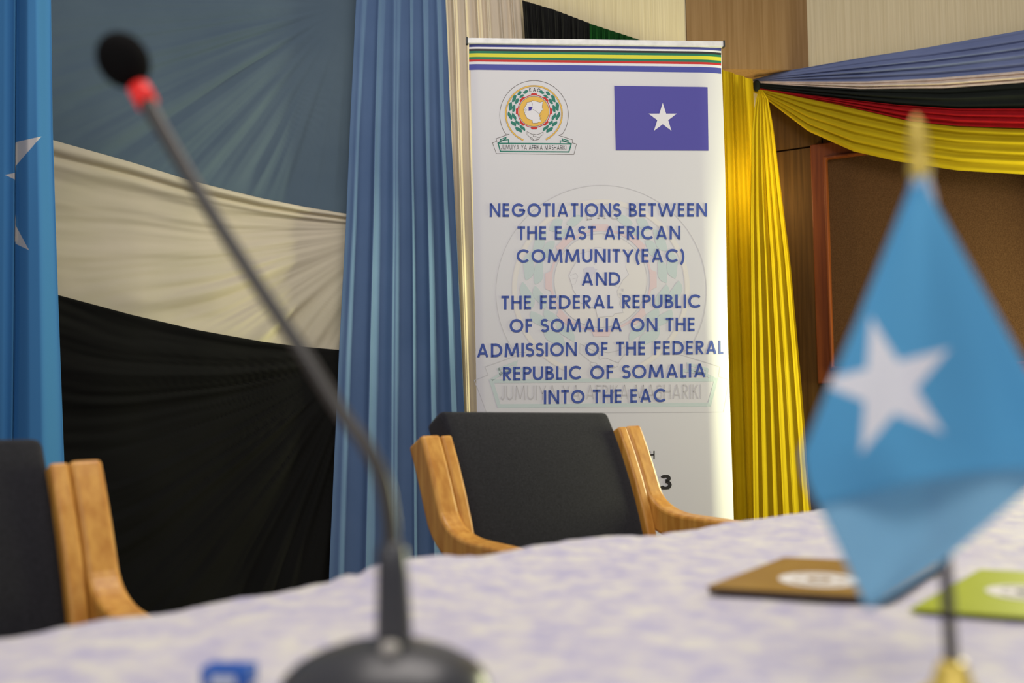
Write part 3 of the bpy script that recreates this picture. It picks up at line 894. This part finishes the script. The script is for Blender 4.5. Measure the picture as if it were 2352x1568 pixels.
# ------------------------------------------------------------------ table and cloth
E0 = Vector((-0.457, 0.89, 0)); ED = Vector((0.98, 0.81, 0)).normalized(); EN = Vector((ED.y, -ED.x, 0))
TZ = 0.75


def tp(t, s_, z): return E0 + ED * t + EN * s_ + Vector((0, 0, z))


tbl = empty('conference_table', tp(0.9, 0.95, 0), 'long conference table under the lavender-white cloth', 'table')
v, f = box_vf((-1.5, 0.02, TZ - 0.05), (3.05, 1.85, TZ - 0.016))
bevel(mesh_obj('tabletop', [tp(*p) for p in v], [q[::-1] for q in f], M['dark_wood'], tbl, smooth_=False), 0.006)
for (t, s_) in ((-1.3, 0.3), (2.85, 0.3), (-1.3, 1.6), (2.85, 1.6)):
    v, f = box_vf((t - .035, s_ - .035, 0), (t + .035, s_ + .035, TZ - 0.052))
    mesh_obj('leg', [tp(*p) for p in v], [q[::-1] for q in f], M['dark_wood'], tbl, smooth_=False)


def edge_point(px, py):
    """where the ruffled far hem rises above the straight table edge: (t along the edge, height)"""
    r = RM @ Vector(((px - W / 2) / F, -(py - H / 2) / F, -1)); c = Vector((0, 0, CAM_Z))
    k = (E0 - c).dot(EN) / r.dot(EN); p = c + r * k
    return (p - E0).dot(ED), max(-0.003, p.z - TZ - 0.004)


EDGE = [edge_point(*q) for q in [(-60, 1480), (0, 1467), (72, 1449), (145, 1431), (174, 1427), (235, 1415), (320, 1408), (400, 1398), (440, 1388), (476, 1380), (553, 1364),
        (610, 1360), (668, 1347), (752, 1330), (786, 1313), (821, 1314), (851, 1292), (874, 1284), (930, 1276), (1006, 1269), (1082, 1274), (1140, 1264), (1208, 1249),
        (1254, 1243), (1330, 1231), (1406, 1226), (1471, 1228), (1500, 1228), (1528, 1219), (1597, 1211), (1654, 1197), (1745, 1187), (1880, 1166), (2050, 1150), (2352, 1130)]]


def cloth_h(t, s_):
    """gentle heaving of the loose cloth"""
    n_ = mnoise.noise(Vector((t * 7, s_ * 7, 3.1))) * 0.0022 + mnoise.noise(Vector((t * 22, s_ * 22, 8.3))) * 0.0014
    edge = smooth(0.16, 0.0, s_)
    bump = interp(EDGE, t)
    return 0.004 + n_ * (1 - edge) + edge * (bump + 0.0012 * n1(t * 60, 5))


def cloth(u, v_):
    t = -1.52 + 4.6 * u
    L = v_ * 2.25 - 0.35
    if L < -0.02:
        d = -L - 0.02
        wv = 0.012 * math.sin(t * 19 + 1.5 * n1(t * 4, 2)) * smooth(0, 0.3, d)
        return tp(t, -0.012 - 0.006 * smooth(0, .05, d) + wv * .6, TZ + cloth_h(t, 0) - 0.012 - d)
    if L < 0.02:
        a = (L + 0.02) / 0.04
        return tp(t, -0.014 + 0.034 * a, TZ + cloth_h(t, max(0, 0.02 * a)) - 0.012 * (1 - a) ** 2)
    return tp(t, L, TZ + cloth_h(t, L))


tc_ = sheet('tablecloth', 560, 260, cloth, M['tablecloth'], solid=0.0)
tag(tc_, 'lavender-white crinkled damask tablecloth covering the foreground conference table', 'tablecloth')


def top_at(px, py, z=TZ + 0.004):
    r = RM @ Vector(((px - W / 2) / F, -(py - H / 2) / F, -1)); return Vector((0, 0, CAM_Z)) + r * ((z - CAM_Z) / r.z)


# ------------------------------------------------------------------ booklets on the cloth
def booklet(name, label, near_l, near_r, far_l, width, th, m, group=None):
    A, B, Cc = top_at(*near_l), top_at(*near_r), top_at(*far_l)
    e = (B - A).normalized(); dpt = Cc - A; dpt -= e * dpt.dot(e) * 0.0
    zb = TZ + 0.0068
    base = [A, A + e * width, A + e * width + dpt, A + dpt]
    ctr = sum(base, Vector()) / 4; ctr.z = zb
    root = empty(name, ctr, label, 'booklet')
    def slab(nm, z0, z1, mm, ins=0.0):
        q = []
        for z in (z0, z1):
            for p in base:
                c2 = ctr + (p - ctr) * (1 - ins); q.append(Vector((c2.x, c2.y, zb + z)))
        f = [(0, 3, 2, 1), (4, 5, 6, 7), (0, 1, 5, 4), (1, 2, 6, 5), (2, 3, 7, 6), (3, 0, 4, 7)]
        return mesh_obj(nm, q, f, mm, root, smooth_=False)
    slab('pages', 0.0, th, M['spine'], 0.02); slab('cover', th, th + 0.0012, m)
    return root, base, e, dpt, zb + th + 0.0012


def roundel(root, base, e, dpt, z, px, py, ru, dark=False):
    """round white emblem printed on the cover"""
    dn = dpt.normalized(); pn = Vector((-e.y, e.x, 0))
    c0 = top_at(px, py, z)
    def ringpts(r, zz, k0=0, k1=360, n=40):
        return [Vector((0, 0, zz)) + Vector((c0.x, c0.y, 0)) + e * (r * math.cos(R(k0 + (k1 - k0) * i / n))) + pn * (r * math.sin(R(k0 + (k1 - k0) * i / n))) for i in range(n)]
    V = ringpts(ru, z + 0.0003); F_ = [tuple(range(40))]; mi = [0]; mats = [M['paper']]
    k = len(V)
    col = M['ink_dark'] if dark else M['olive']
    mats.append(col)
    for a0, a1, r0, r1 in ((20, 160, .62, .70), (200, 340, .62, .70), (0, 360, .16, .30)):
        k = len(V); V += ringpts(ru * r0, z + 0.0006, a0, a1, 20) + ringpts(ru * r1, z + 0.0006, a0, a1, 20)
        F_ += [(k + i, k + i + 1, k + 20 + i + 1, k + 20 + i) for i in range(19)]; mi += [1] * 19
    return mesh_obj('emblem_print', V, F_, mats, root, smooth_=False, midx=mi)


q = booklet('booklet', 'olive brown booklet with white roundel lying behind the table flag', (1622, 1370), (1975, 1392), (1802, 1299), 0.166, 0.006, M['olive'])
roundel(*q, 1882, 1331, 0.040)
q = booklet('booklet', 'lime green booklet with white roundel lying right of the flag pole', (2088, 1412), (2352, 1430), (2252, 1318), 0.29, 0.0012, M['lime'])
roundel(*q, 2364, 1361, 0.038, True)

# small blue carton by the microphone
cb = pt(459, 1596, 0.70); cb.z = TZ + 0.0085
c_r = R(-8); ce, cn = Vector((math.cos(c_r), math.sin(c_r), 0)), Vector((-math.sin(c_r), math.cos(c_r), 0))
ct = empty('carton', cb + ce * .017, 'small blue and white carton on the cloth left of microphone', 'carton')
v, f = box_vf((0, 0, 0), (0.034, 0.02, 0.0125))
bevel(mesh_obj('box_body', [cb + ce * a + cn * b_ + Vector((0, 0, c_)) for a, b_, c_ in v], f, M['carton_blue'], ct, smooth_=False), 0.001)
v, f = box_vf((0.008, -0.0004, 0.001), (0.026, 0.0, 0.008))
mesh_obj('label_patch', [cb + ce * a + cn * b_ + Vector((0, 0, c_)) for a, b_, c_ in v], f, M['carton_white'], ct, smooth_=False)

# ------------------------------------------------------------------ gooseneck microphone
mb = pt(885, 1627, 0.66); mb.z = TZ + 0.007
mic = empty('gooseneck_microphone', mb, 'black gooseneck conference microphone with foam head and red light ring', 'microphone')
prof = [(0.066, 0), (0.069, 0.004), (0.069, 0.012), (0.066, 0.019), (0.058, 0.026), (0.046, 0.0325), (0.030, 0.038), (0.012, 0.0405), (0.001, 0.041)]
mic_base = lathe('base', prof, mb, M['mic_body'], mic, seg=56, sx=1.0, sy=0.82)
st = pt(906, 1500, 0.66)
stem_pts = [Vector((st.x, st.y, mb.z + 0.034)), pt(905, 1470, .66), pt(904, 1400, .661), pt(902, 1320, .663), pt(900, 1262, .665), pt(899, 1245, .665)]
tube('stem', stem_pts, [0.0128, 0.0122, 0.0114, 0.0104, 0.0096, 0.0066], M['mic_body'], mic, seg=24)
tube('collar', [Vector((st.x, st.y, mb.z + 0.032)), Vector((st.x, st.y, mb.z + 0.046))], [0.0125, 0.0112], M['mic_body'], mic, seg=24)
path = spline([pt(899, 1258, .665), pt(894, 1180, .668), pt(876, 1095, .672), pt(838, 1020, .677), pt(778, 938, .684), pt(690, 800, .694), pt(565, 612, .71),
               pt(450, 430, .727), pt(352, 262, .744), pt(333, 228, .747)], 14)
# flexible neck: fine rings along its length
V, rad = [], []
for i, p in enumerate(path): rad.append(0.0052 + 0.00022 * (i % 2) + 0.0012 * smooth(len(path) - 26, len(path) - 4, i))
tube('gooseneck', path, rad, M['neck'], mic, seg=18)
h0, h1 = pt(338, 236, .7465), pt(283, 138, .755); ax = (h1 - h0).normalized()
tube('light_ring', [h0 - ax * .001, h0 + ax * .0155], [0.0083, 0.0083], M['led_red'], mic, seg=24)
fr = [(0.002, -0.0225)] + [(0.0192 * math.sqrt(max(0, 1 - (z / 0.0232) ** 2)), z) for z in [-0.021 + 0.042 * i / 14 for i in range(15)]] + [(0.001, 0.0232)]
lathe('foam_windscreen', fr, h1, M['foam'], mic, seg=32, axis=ax)
bt = mb + Vector((0.0055, -0.019, 0.040))
lathe('button', [(0.0062, -0.005), (0.0062, 0.002), (0.0048, 0.0042), (0.001, 0.005)], bt, M['button'], mic_base, seg=20)

# ------------------------------------------------------------------ table flag
fb = pt(2193, 1690, 0.60); fb.z = TZ + 0.007
M['table_flag'] = star_mat('table_flag_cloth', (104, 184, 226), (250, 250, 252), (20.40, -8.88), 1.66, R(14), 0.2)
tf = empty('table_flag', fb, 'small sky blue table flag with a white star on gold-tipped pole', 'flag')
lathe('base', [(0.034, 0), (0.036, 0.004), (0.034, 0.010), (0.022, 0.016), (0.012, 0.024), (0.009, 0.034), (0.007, 0.0375), (0.001, 0.038)], fb, M['gold'], tf, seg=36)
p_lo = Vector((fb.x, fb.y, fb.z + 0.03)); p_hi = pt(2113, 400, 0.605)
flag_pole = tube('pole', [p_lo, p_hi], [0.0038, 0.0036], M['pole_dark'], tf, seg=16)
axp = (p_hi - p_lo).normalized()
lathe('finial', [(0.0042, -0.004), (0.0065, 0.0), (0.0068, 0.006), (0.0045, 0.011), (0.0052, 0.016), (0.0058, 0.022), (0.0045, 0.029), (0.001, 0.037)], p_hi - axp * 0.001, M['gold'], flag_pole, seg=20, axis=axp)
lf = [(0, 2098, 400), (0.04, 2090, 432), (0.42, 1972, 725), (0.70, 1890, 920), (0.86, 1842, 1040), (0.93, 1852, 1105), (1, 1880, 1166)]
rt = [(0, 2124, 400), (0.04, 2128, 432), (0.5, 2345, 820), (0.8, 2452, 1000), (1, 2470, 1075)]


def edge(tab, v_): return interp([(a, b_) for a, b_, _ in tab], v_), interp([(a, c_) for a, _, c_ in tab], v_)


def flag_pix(u, v_):
    (xl, yl), (xr, yr) = edge(lf, v_), edge(rt, v_)
    x, y = xl + (xr - xl) * u, yl + (yr - yl) * u
    y += 26 * math.sin(math.pi * u) * v_ ** 3 * -1
    return x, y


def flag_depth(u, v_):
    return 0.583 + 0.020 * (1 - v_) ** 8 - 0.016 * math.sin(math.pi * u) * v_ + 0.012 * v_ * math.sin(u * 9.5 + 0.9) + 0.004 * math.sin(u * 5 + v_ * 6)


sheet('flag_cloth', 60, 60, lambda u, v_: pt(*flag_pix(u, v_), flag_depth(u, v_)), M['table_flag'], tf, solid=0.0006,
      uv=lambda u, v_: (flag_pix(u, v_)[0] / 100, -flag_pix(u, v_)[1] / 100))
M['flag_tail_lit'] = mat('flag_tail_lit', (156, 210, 236), (150, 204, 232), translucent=0.25, **cl)  # same flag cloth, colour lightened for light coming through the single layer
llo = [(0, 1868, 1060), (0.3, 1882, 1165), (0.65, 1936, 1280), (1, 1990, 1396)]
rlo = [(0, 2470, 1000), (0.3, 2440, 1060), (0.55, 2340, 1142), (0.8, 2170, 1288), (1, 2000, 1397)]


def tail(u, v_):
    (xl, yl), (xr, yr) = edge(llo, v_), edge(rlo, v_)
    x, y = xl + (xr - xl) * u, yl + (yr - yl) * u
    return pt(x, y, 0.5935 + 0.0025 * math.sin(u * 7 + v_ * 2) - 0.006 * v_)


sheet('flag_tail', 50, 40, tail, M['flag_tail_lit'], tf, solid=0.0006)
lathe('sleeve_cap', [(0.0042, -0.044), (0.0100, -0.042), (0.0092, -0.022), (0.0072, -0.006), (0.0050, 0.003), (0.004, 0.004)], p_hi - axp * 0.004, M['white_cloth'], tf, seg=18, axis=axp)

# ------------------------------------------------------------------ tall hanging flag at the left edge
M['floor_flag'] = star_mat('floor_flag_cloth', (78, 144, 198), (218, 214, 210), (0.0, 0.0), 0.285, R(84), 0.25)
FL = Plane(0, 2.92, R(4))
k_px = 2.92 / F


def flag_fold(u, v_):
    """cross section: shallow left part, deep fold swallowing the middle of the star, right part"""
    y = -140 + (1500 + 140) * v_
    xr_ = interp([(-140, 114), (0, 117), (300, 121), (700, 134), (1050, 147), (1500, 160)], y)
    xc = interp([(-140, 36), (500, 33), (1500, 24)], y)
    if u < 0.3:                      # left part
        t = u / 0.3; x = -150 + (xc + 150) * t
        off = 0.05 + 0.022 * math.sin(t * 5.5 + 0.4) + 0.015 * t - 0.03 * smooth(0.86, 1, t); um = -0.285 + 0.030 - (xc - x) * k_px
    elif u < 0.6:                    # fold going back and forward again
        t = (u - 0.3) / 0.3; x = xc + 3 * math.sin(math.pi * t) + 2 * t
        off = 0.05 - 0.20 * math.sin(math.pi * t) ; um = -0.255 + (0.165 + 0.255) * t
    else:
        t = (u - 0.6) / 0.4; x = xc + 2 + (xr_ - xc - 2) * t
        off = 0.03 + 0.055 * smooth(0, 0.35, t) - 0.045 * smooth(0.55, 1, t) + 0.004 * math.sin(v_ * 9 + t * 4); um = 0.165 + (x - xc) * k_px * 1.05
    return x, y, off, um


def ff(u, v_):
    x, y, off, _ = flag_fold(u, v_); return FL.px(x, y, off)


fpb = FL.px(-170, 400, 0.05); fpb.z = 0
fl = empty('floor_flag', fpb, 'tall hanging sky blue flag with partly folded star at left edge', 'flag')
sheet('flag_cloth', 200, 90, ff, M['floor_flag'], fl, solid=0.0015, uv=lambda u, v_: (flag_fold(u, v_)[3], (425 - flag_fold(u, v_)[1]) * k_px))
tube('pole', [fpb + Vector((0, 0, 0.03)), fpb + Vector((0, 0, 2.45))], [0.014, 0.013], M['gold'], fl, seg=16)
lathe('base', [(0.15, 0), (0.155, 0.01), (0.14, 0.025), (0.05, 0.035), (0.025, 0.06), (0.018, 0.07)], fpb, M['gold'], fl, seg=36)
